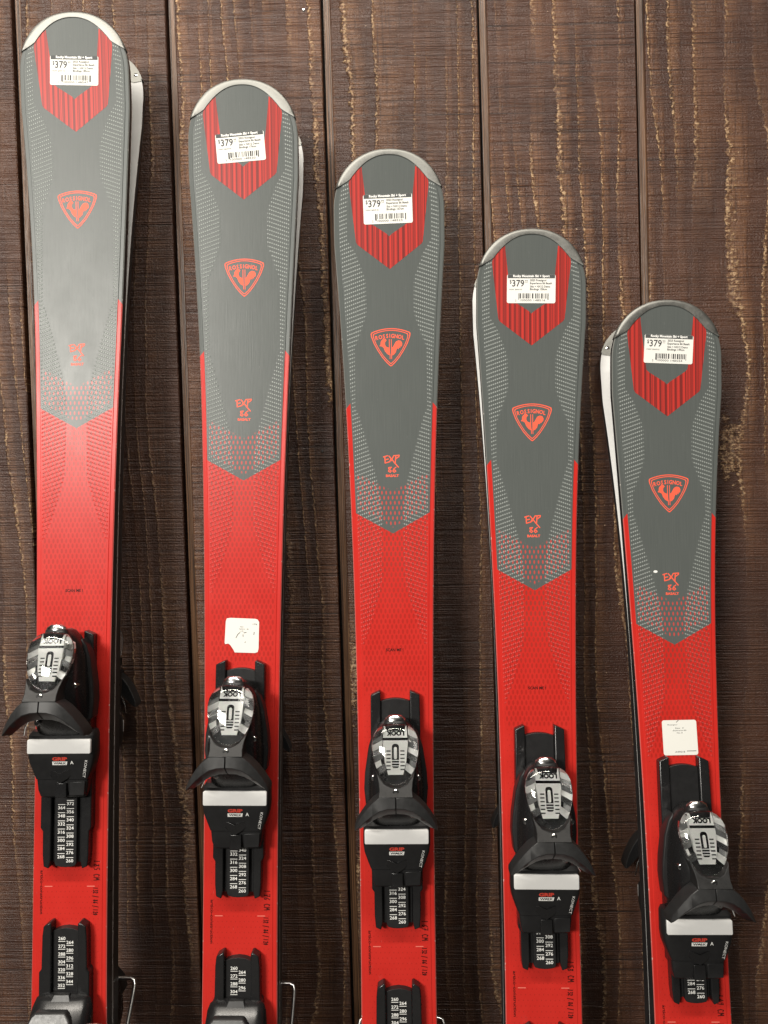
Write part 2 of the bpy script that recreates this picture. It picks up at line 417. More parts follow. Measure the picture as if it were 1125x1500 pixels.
class Decal(MB):                                      # flat print laid on a surface given by F(x, t or m, h)
    def __init__(s, F, off=.12): super().__init__(); s.F = F; s.off = off
    def poly(s, pts, cx=0, cy=0, ang=0, mi=0, lift=0.):
        ca, sa = math.cos(ang), math.sin(ang)
        q = [s.F(cx + u * ca - v * sa, cy + (u * sa + v * ca), s.off + lift) for u, v in pts]
        return s.add(q, [list(range(len(q)))], mi)
    def text(s, st, size, cx, cy, ang=0, sx=1., bold=0., mi=0, lift=0., width=None):
        vs, fs = text2d(st, size, bold)
        if not vs: return s
        if width:
            w0 = max(p[0] for p in vs) - min(p[0] for p in vs); sx = width / w0
        ca, sa = math.cos(ang), math.sin(ang)
        q = [s.F(cx + u * sx * ca - v * sa, cy + (u * sx * sa + v * ca), s.off + lift) for u, v in vs]
        return s.add(q, fs, mi)
    def strokes(s, pts, wd, cx=0, cy=0, ang=0, mi=0, lift=0.):
        for i, qd in enumerate(stroke(pts, wd)): s.poly(qd, cx, cy, ang, mi, lift + .004 * (i % 7))
        return s

def shield_outline(sc):
    # top arch, rounded shoulders, straight flanks to a point (unit: mm, y up)
    pts = []
    for i in range(13):
        u = -1 + 2 * i / 12; pts.append((u * 21.5, 20.5 - 4.2 * u * u))
    right = [(23.3, 15.4), (23.9, 13.4), (23.4, 10.5), (20.5, 2.5), (16, -6.0), (10.5, -14.5), (5.0, -21.0), (1.2, -24.6)]
    pts += right + [(0, -25.2)] + [(-a, b_) for a, b_ in right[::-1]]
    return [(a * sc, (b_ - 1) * sc + 1) for a, b_ in pts]

COCK_L = [(-13.6, -.6), (-12.2, 1.2), (-12.0, 4.0), (-11.0, 6.0), (-9.4, 7.4), (-8.2, 9.4), (-7.4, 7.6), (-6.0, 8.2), (-6.0, 6.8), (-4.6, 6.4),
          (-6.6, 4.2), (-7.0, 1.4), (-5.8, -1.2), (-3.6, -2.4), (-1.2, -2.8), (-.9, -12.2), (-4.4, -10.2), (-7.2, -6.6), (-8.6, -2.6), (-10.6, -1.2)]
COCK_R = [(.9, -2.6), (2.4, -2.2), (4.2, 1.0), (6.2, 4.4), (9.2, 5.8), (12.2, 5.2), (13.8, 2.6), (13.6, .2), (12.8, -1.6), (11.6, -1.0), (11.4, -3.4),
          (10.0, -2.4), (9.4, -4.6), (8.0, -3.6), (6.8, -5.2), (6.0, -8.4), (3.6, -11.2), (.9, -12.4)]

def tri_poly(d, pts, cx, cy, mi=0):                   # concave outline, ear-cut by bmesh
    from mathutils.geometry import tessellate_polygon
    tr = tessellate_polygon([[Vector((a, b_, 0)) for a, b_ in pts]])
    d.add([d.F(cx + a, cy + b_, d.off) for a, b_ in pts], [list(q) for q in tr], mi)

def ring_poly(d, o1, o2, cx, cy, mi=0):
    k = len(o1)
    d.add([d.F(cx + a, cy + b_, d.off) for a, b_ in o1] + [d.F(cx + a, cy + b_, d.off) for a, b_ in o2],
          [[i, (i + 1) % k, k + (i + 1) % k, k + i] for i in range(k)], mi)

def sup(hw, h0, h1, k, pw=3.2, nseg=20, taper=.8):    # closed rounded section in (x,h) at k
    out = []
    for i in range(nseg):
        a = 2 * PI * i / nseg; ca, sa = math.cos(a), math.sin(a)
        u = math.copysign(abs(ca) ** (2 / pw), ca); v = math.copysign(abs(sa) ** (2 / pw), sa)
        hh = (h0 + h1) / 2 + v * (h1 - h0) / 2
        out.append((u * hw * (1 - (1 - taper) * (v * .5 + .5)), hh))
    return [(x_, k, h_) for x_, h_ in out]

def loft(sk, secs, name, mat, parent, m0, pw=3.2, taper=.8, smooth=40, nseg=20):
    rows = [[sk.Q(x_, m0 + k_, h_) for x_, k_, h_ in sup(hw, h0, h1, k, pw, nseg, taper)] for k, hw, h0, h1 in secs]
    return MB().grid(rows, True, 0, True).build(name, mat, parent, smooth)

def screw(sk, name, x, m, h, r, parent, mat='chrome', depth=2.):
    mb = MB(); rows = []
    for rr, hh in ((.02, -.25), (r * .38, -.25), (r * .42, .35), (r * .8, .30), (r, -.25), (r, -depth)):
        rows.append([sk.Q(x + rr * math.cos(a), m + rr * math.sin(a), h + hh) for a in [2 * PI * j / 14 for j in range(14)]])
    return mb.grid(rows, True, 0, True).build(name, M[mat], parent, 30)

# ---------------------------------------------------------------- one ski with its parts
def make_ski(sk, cfg, root):
    F, Q = (lambda x, y, h: sk.P(x, -y, h)), (lambda x, y, h: sk.Q(x, y, h))     # decals use y up: F takes -t
    body(sk, root)
    # tip protector: crescent over the nose, folded over the rim
    rows = []
    for i in range(33):
        a = -1 + 2 * i / 32; s_ = abs(a)
        t_o = 43.0 * s_ ** 2.35
        for _ in range(1): pass
        xo = math.copysign(sk.hw(max(t_o, .05)), a) if s_ > .01 else 0.
        if s_ < .76: u = s_ / .76; xi, ti = math.copysign(46.5 * u, a), 5.6 + 28.6 * u ** 2.25
        else: u = (s_ - .76) / .24; xi, ti = math.copysign(46.5 + (sk.hw(43) - 46.5) * u, a), 34.2 + 9.2 * u
        nx, nt = xo, t_o - 30; dl = math.hypot(nx, nt); nx, nt = nx / dl, nt / dl
        mx, mt = xo * .62 + xi * .38, t_o * .62 + ti * .38
        rows.append([sk.P(xi, ti, .15), sk.P(xi, ti, .9), sk.P(mx, mt, 1.5), sk.P(xo - nx * .5, t_o - nt * .5, 1.0), sk.P(xo + nx * 1.3, t_o + nt * 1.3, -.6),
                     sk.P(xo + nx * 1.3, t_o + nt * 1.3, -sk.T(t_o) - .1), sk.P(xo - nx * 1.5, t_o - nt * 1.5, -sk.T(t_o) - .3), sk.P(xo - nx * 9, t_o - nt * 9, -sk.T(t_o) - .3)])
    cap = MB().grid(rows).build('tip_protector', M['cap'], root, 50)
    for sx in (-1, 1):
        mb = MB(); rr = []
        for r_, h_ in ((.05, 1.0), (2.0, .8), (2.8, .2), (2.8, -.2)):
            rr.append([sk.P(sx * 55 + r_ * math.cos(q), 37 + r_ * math.sin(q), -sk.T(37) - .3 - h_) for q in [2 * PI * j / 12 for j in range(12)]])
        mb.grid(rr, True, 0, True).build('rivet', M['chrome'], cap)
        # underside gusset of the protector
        pl = [(sx * 47, 24), (sx * 60, 36), (sx * 62.6, 46), (sx * 52, 48), (sx * 46, 44)]
        MB().prism(pl, lambda u, v: sk.P(u, v, -sk.T(v) - .05), lambda u, v: sk.P(u, v, -sk.T(v) - .6)).build('gusset', M['cap'], cap, 30)
    # striped chevron
    mb = MB(); prev = None
    outer = [(8, 27), (21, 39), (31, 46), (38.5, 47.6), (108, 39.7), (138.3, 0.)]
    inner = [(8, 33), (23, 31.5), (60, 27.5), (83, 24.5), (99, 0.)]
    tq = [10 + 3.0 * i for i in range(43)] + [138.2]
    for side in (-1, 1):
        rws = []
        for t in tq:
            xo = interp(outer, t); xi = min(interp(inner, t) if t < 99 else 0., xo)
            lim = interp([(7.2, 0), (13, 22), (21, 35), (34.2, 46.5), (43, 61)], t)
            xo = min(xo, lim); xi = min(xi, xo)
            rws.append([sk.P(side * (xi + (xo - xi) * q / 4), t, .10) for q in range(5)])
        mb.grid(rws)
    mb.build('chevron_graphic', M['stripe'], root, 0)
    # shield emblem
    ts = 229.; d = Decal(F, .12)
    ring_poly(d, shield_outline(1.0), shield_outline(.945), 0, -ts); ring_poly(d, shield_outline(.89), shield_outline(.845), 0, -ts)
    em = d.build('shield_emblem', M['orange'], root, 0)
    d = Decal(F, .12); tri_poly(d, COCK_L, 0, -ts); tri_poly(d, COCK_R, 0, -ts)
    d.poly([(-1.2, 7.6), (-2.1, 7.6), (-2.1, -3.0), (-1.2, -3.0)], 0, -ts); d.poly([(1.2, 7.6), (.4, 7.6), (.4, -13), (1.2, -13)], 0, -ts, lift=.01)
    d.poly([(-.5, -10), (-1.3, -10), (-1.3, -16.4), (-.5, -16.4)], 0, -ts, lift=.01); d.poly([(1.3, -10), (.5, -10), (.5, -16.4), (1.3, -16.4)], 0, -ts, lift=.02)
    d.build('rooster_mark', M['orange'], em, 0)
    d = Decal(F, .12)
    for i, ch in enumerate('ROSSIGNOL'):
        u = (i - 4) / 4; w_ = 2.3 if ch == 'I' else 3.4
        xs = [-16.6, -12.3, -8.1, -4.1, -1.0, 2.3, 6.6, 11.0, 15.0][i]
        d.text(ch, 6.7, xs, -ts + 11.4 - 2.4 * u * u, -.13 * u, bold=.2, sx=.84)
    d.build('emblem_lettering', M['orange'], em, 0)
    # model lettering, brushed
    te = sk.exp; d = Decal(F, .12)
    for pts in ([(-10.5, 3.2), (-5.5, 4.6)], [(-8.8, 3.6), (-8.4, -4.2)], [(-8.2, -.2), (-4.6, .6)], [(-8.6, -4.2), (-3.0, -2.6), (-1.2, 1.0)],
                [(-4.0, 4.4), (-.6, .4), (3.0, -4.2), (7.4, -9.4)], [(-1.4, -1.6), (2.0, 4.6), (8.4, 5.0), (8.0, 3.4), (4.0, .6)], [(4.4, 4.2), (3.6, -4.4)]):
        d.strokes(pts, 1.25, 0, -te + 2)
    for pts in ([(-4.4, 2.6), (-1.0, 3.0), (-3.4, .5), (-4.7, -1.8), (-2.5, -3.1), (-1.2, -1.6), (-4.4, 1.3), (-4.4, 2.6)], [(4.7, 3.1), (1.8, 1.0), (.6, -1.8), (2.3, -3.2), (4.2, -1.8), (2.9, -.2), (1.0, -1.0)]):
        d.strokes(pts, 1.05, 0, -te - 10.2)
    d.text('BASALT', 4.0, 0, -te - 17.4, bold=.16, width=15.5)
    d.build('model_lettering', M['orange'], root, 0)
    # small print low on the ski
    if cfg.get('scan'):
        Decal(Q, .12).text('SCAN ME !', 4.6, 0, cfg['scan'], width=20.5, bold=.12).build('scan_lettering', M['darkink'], root, 0)
    Decal(Q, .12).text('artico-construction', 4.8, -32.5, -6.5, -PI / 2, width=49, bold=.09).build('construction_lettering', M['darkink'], root, 0)
    d = Decal(Q, .12)
    def hand(st, y0, y1, x, h):                       # marker style figures, written down the edge
        G_ = {'1': [[(0, 0), (.1, 1)]], '2': [[(0, .8), (.3, 1), (.5, .75), (0, 0), (.6, .05)]], '3': [[(0, 1), (.5, .95), (.2, .6), (.55, .3), (.3, 0), (0, .05)]],
              '4': [[(.4, 1), (0, .4), (.7, .45)], [(.5, .7), (.45, -.1)]], '5': [[(.6, 1), (.1, .95), (.1, .6), (.5, .5), (.45, .1), (0, 0)]], '6': [[(.6, 1), (.1, .5), (.1, .1), (.4, 0), (.5, .35), (.1, .4)]],
              '7': [[(0, 1), (.6, 1), (.2, 0)], [(.1, .5), (.6, .55)]], '8': [[(.5, .9), (.1, .9), (.5, .2), (.2, 0), (0, .25), (.5, .9)]], '9': [[(.5, .7), (.1, .6), (.1, .95), (.5, 1), (.5, .7), (.3, 0)]],
              '0': [[(.2, 0), (0, .5), (.3, .9), (.5, .5), (.2, 0)]], 'C': [[(.55, .85), (.2, 1), (0, .5), (.2, 0), (.6, .1)]], 'M': [[(0, 0), (.1, 1), (.35, .4), (.6, 1), (.7, 0)]],
              '/': [[(0, -.2), (.5, 1.1)]], ' ': []}
        stp = (y1 - y0) / len(st)
        for i, ch in enumerate(st):
            for pl in G_[ch]:
                d.strokes([((u * abs(stp) * 1.15), (v - .5) * h) for u, v in pl], .85, x, y0 + stp * i, -PI / 2)
    hand(cfg['size'] + ' CM', 28, 6, 31, 6.6); hand('132 / 86 / 120', -2, -33, 30, 5.2)
    d.build('size_lettering', M['darkink'], root, 0)
    for sx in (-1, 1):
        Decal(Q, .10).poly([(sx * 20, -.5), (sx * 29, -.5), (sx * 29, .5), (sx * 20, .5)][::sx]).build('centre_mark', M['mark'], root, 0)

    # ---- toe track
    mb = MB()
    arch = [(u, 283 - .011 * u * u) for u in (16.8, 10, 5, 0, -5, -10, -16.8)]
    mb.prism([(-16.8, 30)] + [(16.8, 30)] + arch, lambda u, v: sk.Q(u, v, 0), lambda u, v: sk.Q(u, v, 7.5))
    tr = mb.build('toe_track', M['satin'], root, 30, .0006)
    for sx in (-1, 1):
        pl = [(17, 34), (19, 24.5), (25, 27), (26.2, 40), (26.4, 66), (29, 70), (29, 200), (28.4, 287.5), (18.5, 292), (17, 291.6)]
        pl = [(sx * a, b_) for a, b_ in pl][::sx]
        MB().prism(pl, lambda u, v: sk.Q(u, v, 0), lambda u, v: sk.Q(u, v, 13.5 if v < 286 else 11.5)).build('rail', M['black'], tr, 30, .0012)
    mb = MB().prism([(-12.6, 30.5), (-11, 27.6), (-6, 26.4), (0, 26), (6, 26.4), (11, 27.6), (12.6, 30.5), (12.6, 130), (-12.6, 130)], lambda u, v: sk.Q(u, v, 7.6), lambda u, v: sk.Q(u, v, 13))
    st = mb.build('scale_strip', M['satin'], tr, 30, .0008)
    d = Decal(Q, 13.12)
    for i, nn in enumerate(range(260, 373, 16)):
        y = 33.5 + 9.05 * i
        d.text(str(nn), 5.0, 5.0, y, width=8.2, bold=.04).poly([(-4.1, 0), (4.1, 0), (4.1, .6), (-4.1, .6)], 5.0, y + 3.2)
    for i, nn in enumerate(range(268, 365, 16)):
        y = 38.0 + 9.05 * i
        d.text(str(nn), 5.0, -5.0, y, width=8.2, bold=.04).poly([(-4.1, 0), (4.1, 0), (4.1, .6), (-4.1, .6)], -5.0, y + 3.2)
    d.build('scale_numbers', M['white'], tr, 0)

    # ---- toe binding
    pm = cfg['pad']
    tb = loft(sk, [(11, 33, 8, 30), (14, 34, 8, 34), (28, 35, 8, 44), (44, 35, 8, 58), (58, 34.5, 8, 66), (72, 33.5, 8, 66), (86, 32, 9, 61), (100, 30, 10, 55),
                   (113, 25.5, 12, 50), (123, 20, 14, 47), (129, 14, 16, 43), (131, 10, 20, 38)], 'toe_binding', M['black'], root, pm, 3.4, .74)
    # shoulders / side flanges with their clips
    for sx in (-1, 1):
        pl = [(sx * a, b_) for a, b_ in [(20, 120), (26, 112), (31, 96), (35, 70), (36, 52), (34, 30), (24, 24), (20, 40)]][::sx]
        MB().prism(pl, lambda u, v: sk.Q(u, pm + v, 9), lambda u, v: sk.Q(u, pm + v, 34 - .12 * abs(v - 60) - .25 * (abs(u) - 20))).build('side_cover', M['satin'], tb, 30, .0015)
        screw(sk, 'screw', sx * 24.2, pm + 71, 54.5, 3.2, tb, depth=14)
        screw(sk, 'screw', sx * 18, pm + 30, 50, 3.3, tb, depth=14)
    # release lens with its dial
    LW = [(68.5, .5), (69.2, 5.5), (71, 9.8), (74.5, 14.0), (80, 18.4), (86, 21.4), (92, 23.5), (98, 24.8), (104, 25.6), (110, 25.6), (116, 24.4), (121, 21.8), (125, 18.2), (128, 13), (129.4, 7), (129.8, .5)]
    hb = lambda k: 50.5 + (129 - k) * .31
    rows = []
    for k, lw in LW:
        D = 9.5 * math.sqrt(max(lw, .3) / 25.6)
        top_ = [sk.Q(lw * math.sin(a), pm + k, hb(k) + 1.0 + D * max(0., math.cos(a)) ** .8) for a in [-PI / 2 + PI * j / 16 for j in range(17)]]
        rows.append(top_ + [sk.Q(lw * u, pm + k, hb(k) - 1.0) for u in (.97, .5, 0, -.5, -.97)])
    MB().grid(rows, True, 0, True).build('lens', M['lens'], tb, 60)
    HB = lambda u, v, h: sk.Q(u, pm + v, hb(v) - 1.6 + h)
    pl = [(-11.5, 124), (-13, 108), (-11, 90), (-7.5, 78), (7.5, 78), (11, 90), (13, 108), (11.5, 124)]
    dial = MB().prism(pl, lambda u, v: HB(u, v, -6), lambda u, v: HB(u, v, 0)).build('dial_plate', M['backing'], tb, 30)
    for sx in (-1, 1):                                # moulded facets either side of the dial
        ks = [82, 88, 93, 99, 104, 110, 115, 121]
        for q in range(7):
            k0, k1 = ks[q], ks[q + 1]; lw0, lw1 = interp(LW, k0 - 4) * .9, interp(LW, k1 - 4) * .9
            i0, i1 = interp([(78, 8.3), (90, 11.8), (108, 13.8), (124, 12.2)], k0), interp([(78, 8.3), (90, 11.8), (108, 13.8), (124, 12.2)], k1)
            pl = [(sx * a, b_) for a, b_ in [(i0, k0 + 1), (lw0, k0 - 4), (lw1, k1 - 4), (i1, k1 + 1)]][::sx]
            tw = (-.22, .30, .05, -.3, .25, -.1, .2)[(q + (sx > 0) * 3) % 7]
            MB().prism(pl, lambda u, v: HB(u, v, -8), lambda u, v: HB(u, v, -2.2 + tw * (abs(u) - 17) - .25 * (v - k0) * (1 if q % 2 else -1))).build('facet', M['chrome' if (q + (sx > 0)) % 3 == 0 else ('backing' if (q + (sx > 0)) % 3 == 1 else 'smoke')], dial, 30)
    d = Decal(HB, .12)
    d.poly([(-13, -1.3), (13, -1.3), (13, 1.3), (-13, 1.3)], 0, 112.6)
    d.text('LOOK', 6.0, 0, 118.2, PI, bold=.35, width=19, mi=0)
    d.poly(rrect(7.5, 24, 3), 0, 96, mi=0)
    for i in range(6): d.poly([(-9.5, -.6), (-5, -.6), (-5, .6), (-9.5, .6)], 0, 83 + 3.6 * i).poly([(5, -.6), (9.5, -.6), (9.5, .6), (5, .6)], 0, 83 + 3.6 * i)
    d.build('dial_marks', M['black'], dial, 0)
    d = Decal(HB, .3); d.poly(rrect(3.2, 12, 1.5), 0, 99)
    for i in range(4): d.poly([(-3.8, -.45), (3.8, -.45), (3.8, .45), (-3.8, .45)], 0, 84 + 2.6 * i)
    d.build('dial_pointer', M['backing'], dial, 0)
    # chrome adjusting screw at the nose
    mb = MB(); rr = []
    for r_, k_ in ((.1, 137.5), (6, 137), (9.5, 134), (10.5, 130), (10.5, 122)):
        rr.append([sk.Q(r_ * 1.15 * math.cos(q), pm + k_, 44 + r_ * .62 * math.sin(q)) for q in [2 * PI * j / 18 for j in range(18)]])
    mb.grid(rr, True, 0, True).build('adjusting_screw', M['chrome'], tb, 40)
    loft(sk, [(121, 15, 36, 53), (127, 14, 36, 52.5), (131.5, 12.5, 37, 50.5), (133, 10, 39, 48)], 'nose_collar', M['satin'], tb, pm, 2.6, .9)
    # neck plate and rivet
    mb = MB().prism([(-18.5, 59.5), (18.5, 59.5), (17.6, 66), (18.4, 73), (20.5, 82), (17.5, 78), (12, 71.5), (5, 68.6), (0, 68), (-5, 68.6), (-12, 71.5), (-17.5, 78), (-20.5, 82), (-18.4, 73), (-17.6, 66)],
                    lambda u, v: sk.Q(u, pm + v, 58), lambda u, v: sk.Q(u, pm + v, 86 - (v - 59.5) * .62))
    nk = mb.build('neck_plate', M['neck'], tb, 30, .0008)
    screw(sk, 'rivet', 0, pm + 64.3, 83.3, 3.4, nk, depth=3)
    # two wings
    WS = [(.5, 60.2, 48, 38.5, 86), (9, 60.2, 47.5, 38, 86), (17.5, 60, 45, 35.5, 85.5), (25, 54, 40, 31, 84), (32, 46, 34, 25.5, 81.5), (38, 37, 27.5, 21, 78.5), (42, 30, 23.5, 19, 76), (44.2, 25.5, 21.5, 18.8, 74)]
    for sx in (-1, 1):
        rows = []
        for xw, ko, kc, ki, ht in WS:
            rows.append([sk.Q(sx * xw, pm + ko, ht - 22), sk.Q(sx * xw, pm + ko, ht - 2.5), sk.Q(sx * xw, pm + ko - .7, ht - .6), sk.Q(sx * xw, pm + kc + 1.0, ht + .8),
                         sk.Q(sx * xw, pm + kc, ht + .3), sk.Q(sx * xw, pm + ki + .8, ht - 12), sk.Q(sx * xw, pm + ki, ht - 14), sk.Q(sx * xw, pm + ki + 2, ht - 24)])
        mb = MB().grid(rows, True, 0, True)
        for q in range(len(mb.mi) - 2):
            if q % 8 in (4, 5, 6, 7): mb.mi[q] = 1
        mb.build('wing', [M['wing'], M['satin']], tb, 28, .0005)
        # thin wire lip under the wing
        MB().tube([sk.Q(sx * a, pm + b_, h_) for a, b_, h_ in ((16, 37.5, 60), (24, 33, 58), (30, 25.5, 52), (36, 15.5, 42))], .0007, 6).build('wire_lip', M['chrome'], tb)
    # sole plate, friction pad
    sp = loft(sk, [(16, 36, 9, 28), (12, 38.2, 9, 32.3), (-9, 38.6, 9, 32.3), (-18, 37.4, 9, 31), (-30, 33.2, 10, 28.5), (-37, 30.5, 10, 27.5), (-38, 29.8, 10, 26.2), (-50, 28.6, 11, 25), (-57, 26.8, 12, 22.5), (-59, 25.2, 14, 20)],
              'sole_plate', M['satin'], tb, pm, 7., .97, 30, 36)
    pp = []
    for u, v in rrect(71.5, 15.8, 1.8): pp.append((u, v + .6 + 1.9 * (1 - (u / 36) ** 2)))
    MB().prism(pp, lambda u, v: sk.Q(u, pm + v, 31), lambda u, v: sk.Q(u, pm + v, 35)).build('friction_pad', M['pad'], tb, 30, .0007)
    MB().prism([(-17, -27), (-9, -26), (0, -29.5), (9, -26), (17, -27), (8, -36), (0, -40.5), (-8, -36)], lambda u, v: sk.Q(u, pm + v, 27), lambda u, v: sk.Q(u, pm + v, 31.2 - .02 * u * u + .12 * (v + 33))).build('wedge', M['black'], sp, 30, .0006)
    MB().prism([(-6.5, -41), (6.5, -41), (6.5, -57), (-6.5, -57)], lambda u, v: sk.Q(u, pm + v, 23), lambda u, v: sk.Q(u, pm + v, 28.4)).build('slider_tab', M['black'], sp, 30, .0007)
    MB().prism([(9, -40.2), (27, -39.6), (26, -55), (9, -55.5)], lambda u, v: sk.Q(u, pm + v, 22), lambda u, v: sk.Q(u, pm + v, 26.9)).build('side_step', M['satin'], sp, 30, .0007)
    Sp = lambda u, v, h: sk.Q(u, pm + v, (32.4 if v > -9 else 32.4 - (-9 - v) * .185) + h)
    Decal(Sp, .25).text('GRIP', 5.2, 0, -13.4, width=17, bold=.28).build('grip_lettering', M['gripred'], sp, 0)
    d = Decal(Sp, .25).poly([(-8.6, -2), (7.6, -2), (8.6, 2), (-8.6, 2)], 0, -18.4)
    wl = d.build('walk_panel', M['white'], sp, 0)
    Decal(Sp, .34).text('WALK', 3.6, 0, -18.4, width=14.5, bold=.08).build('walk_lettering', M['satin'], wl, 0)
    if cfg.get('A'): Decal(Sp, .3).text('A', 5.2, 13.5, -17.6, bold=.12).build('letter_mark', M['white'], sp, 0)
    Decal(Sp, .5).text('KONECT', 4.2, 28.0, -25, -PI / 2 - .20, width=20, bold=.0).build('side_lettering', M['white'], sp, 0)

    # ---- heel track and heel binding
    mb = MB().prism([(-14.5, -46)] + [(u, -42.5 - .016 * u * u) for u in (-14.4, -8, 0, 8, 14.4)] + [(14.5, -46), (14.5, -250), (-14.5, -250)], lambda u, v: sk.Q(u, v, 0), lambda u, v: sk.Q(u, v, 8.5))
    ht = mb.build('heel_track', M['satin'], root, 30, .0006)
    for sx in (-1, 1):
        pl = [(15, -36), (17, -34.6), (24, -39), (25.2, -50), (25.8, -86), (28.6, -89), (28.6, -250), (15, -250)]
        pl = [(sx * a, b_) for a, b_ in pl][::sx]
        MB().prism(pl, lambda u, v: sk.Q(u, v, 0), lambda u, v: sk.Q(u, v, 13.5)).build('rail', M['black'], ht, 30, .0012)
    hs = cfg['heel']
    d = Decal(Q, 8.7)
    for i, nn in enumerate([260, 272, 288, 304, 320, 336, 352, 368]):
        y = -54.0 - 8.6 * i
        if y < hs + 3: break
        d.text(str(nn), 5.0, -4.6, y, width=8.0, bold=.06).poly([(-4, 0), (4, 0), (4, .6), (-4, .6)], -4.6, y - 3.6)
        y -= 4.4
        if y > hs + 4: d.text(str(264 + 16 * i), 5.0, 4.6, y, width=8.0, bold=.06).poly([(-4, 0), (4, 0), (4, .6), (-4, .6)], 4.6, y - 3.6)
    d.build('scale_numbers', M['white'], ht, 0)
    hbn = loft(sk, [(1, 27, 10, 17), (-3, 33, 10, 22), (-10, 36, 10, 30), (-24, 38, 10, 42), (-48, 39, 10, 58), (-78, 36, 10, 72), (-104, 31, 10, 66), (-122, 26, 12, 46), (-130, 20, 14, 30)], 'heel_binding', M['black'], root, hs, 3.6, .78)
    MB().prism([(-8.5, 3), (8.5, 3), (12, -5), (-12, -5)], lambda u, v: sk.Q(u, hs + v, 14), lambda u, v: sk.Q(u, hs + v, 20.5 - .5 * v)).build('front_tongue', M['satin'], hbn, 30, .0008)
    MB().prism([(-25, -10), (-21, -7), (11, -7), (17, -13), (27, -34), (27, -50), (-34, -50), (-34, -30)], lambda u, v: sk.Q(u, hs + v, 28), lambda u, v: sk.Q(u, hs + v, 37 - .55 * (v + 8))).build('heel_cup', M['wing'], hbn, 30, .0016)
    MB().prism([(-12, -52), (12, -52), (14, -100), (9, -128), (-9, -128), (-14, -100)], lambda u, v: sk.Q(u, hs + v, 50), lambda u, v: sk.Q(u, hs + v, 80 - .004 * (v + 85) ** 2)).build('release_lever', M['satin'], hbn, 30, .002)
    # brake: wire arms round the edges, plastic ends
    for sx, ex in ((1, 6.0), (-1, 11.0)):
        w = 43.5 + ex
        a_ = [(sx * 24, hs - 25, 29), (sx * (w - 6), hs - 25, 28), (sx * (w - 1.6), hs - 26.5, 27), (sx * w, hs - 31, 24), (sx * w, hs - 40, 18), (sx * (w - .5), hs - 70, -4), (sx * (w - 1.5), hs - 102, -27)]
        ar = MB().tube([sk.Q(*p_) for p_ in a_], .0023, 10).build('brake_arm', M['wire'], root, 60)
        rows = [[sk.Q(sx * (w - 1.5) + r_ * math.cos(q), hs + k_, -27 + (k_ + 102) * .6 + 1.5 * r_ * math.sin(q)) for q in [2 * PI * j / 10 for j in range(10)]] for k_, r_ in ((-94, 2.6), (-100, 4.4), (-112, 5.0), (-122, 3.6), (-126, 1.2))]
        MB().grid(rows, True, 0, True).build('brake_tip', M['satin'], ar, 50)

# ---------------------------------------------------------------- price tag and stickers (front skis only)
BARS = [2, 1, 3, 2, 1, 1, 2, 3, 1, 2, 2, 1, 1, 3, 2, 1, 1, 2, 3, 1, 1, 2, 1, 2, 3, 1, 2, 1, 1, 3, 1, 2, 2, 1]
def price_tag(sk, root, cx, ct, ang, number, length):
    F = lambda x_, y_, h_: sk.P(x_, -y_, h_)
    a = math.radians(ang); W_, H_ = 58.5, 34.2
    pl = rrect(W_, H_, 2.2)
    ca, sa = math.cos(a), math.sin(a)
    tf = lambda u, v, h: sk.P(cx + u * ca - v * sa, ct - (u * sa + v * ca), h)
    pt = MB().prism(pl, lambda u, v: tf(u, v, .14), lambda u, v: tf(u, v, .36)).build('price_tag', M['paper'], root, 30)
    L_ = lambda u, v, h: tf(u, v, .36 + h)
    hd = Decal(L_, .16).poly([(-W_ / 2 + .9, 12.6), (W_ / 2 - .9, 12.6), (W_ / 2 - .9, 16.3), (W_ / 2 - 1.6, 17.0), (-W_ / 2 + 1.6, 17.0), (-W_ / 2 + .9, 16.3)]).build('tag_header', M['header'], pt, 0)
    Decal(L_, .24).text('Rocky Mountain Ski + Sport', 3.7, 0, 14.8, width=44, bold=.16).build('header_lettering', M['white'], hd, 0)
    d = Decal(L_, .16)
    d.text('$', 6.4, -25.0, 8.2, sx=.8, bold=.06).text('379', 11.2, -15.8, 6.6, width=14.6, bold=.16).text('99', 2.9, -6.0, 9.4, width=3.4).poly([(-7.7, 7.2), (-4.3, 7.2), (-4.3, 7.5), (-7.7, 7.5)])
    d.build('price_lettering', M['ink'], pt, 0)
    d = Decal(L_, .16)
    for i, (st_, wd) in enumerate((('2023 Rossignol', 19.5), ('Experience 86 Basalt', 26.5), ('Skis + NX12 Demo', 24.5), ('Bindings %scm' % length, 20.5))):
        d.text(st_, 3.3, -1.6 + wd / 2, 9.9 - 3.55 * i, width=wd, bold=.07)
    d.text('MSRP $849.95', 2.2, -18.8, -.9, width=15.5)
    d.build('description_lettering', M['inkfaint'], pt, 0)
    d = Decal(L_, .16); xb = -15.5; rnd = random.Random(int(number))
    seq = BARS[:]; rnd.shuffle(seq)
    for i, wb in enumerate(seq):
        if i % 2 == 0: d.poly([(xb, -11.5 if i not in (0, 32) else -13), (xb + wb * .58, -11.5 if i not in (0, 32) else -13), (xb + wb * .58, -5.4), (xb, -5.4)])
        xb += wb * .58 + .12
    d.text('2', 3.4, -18.5, -13.8).text('100000', 3.4, -6.5, -13.6, width=14).text(number, 3.4, 10.0, -13.6, width=14)
    d.build('barcode_print', M['inkfaint'], pt, 0)

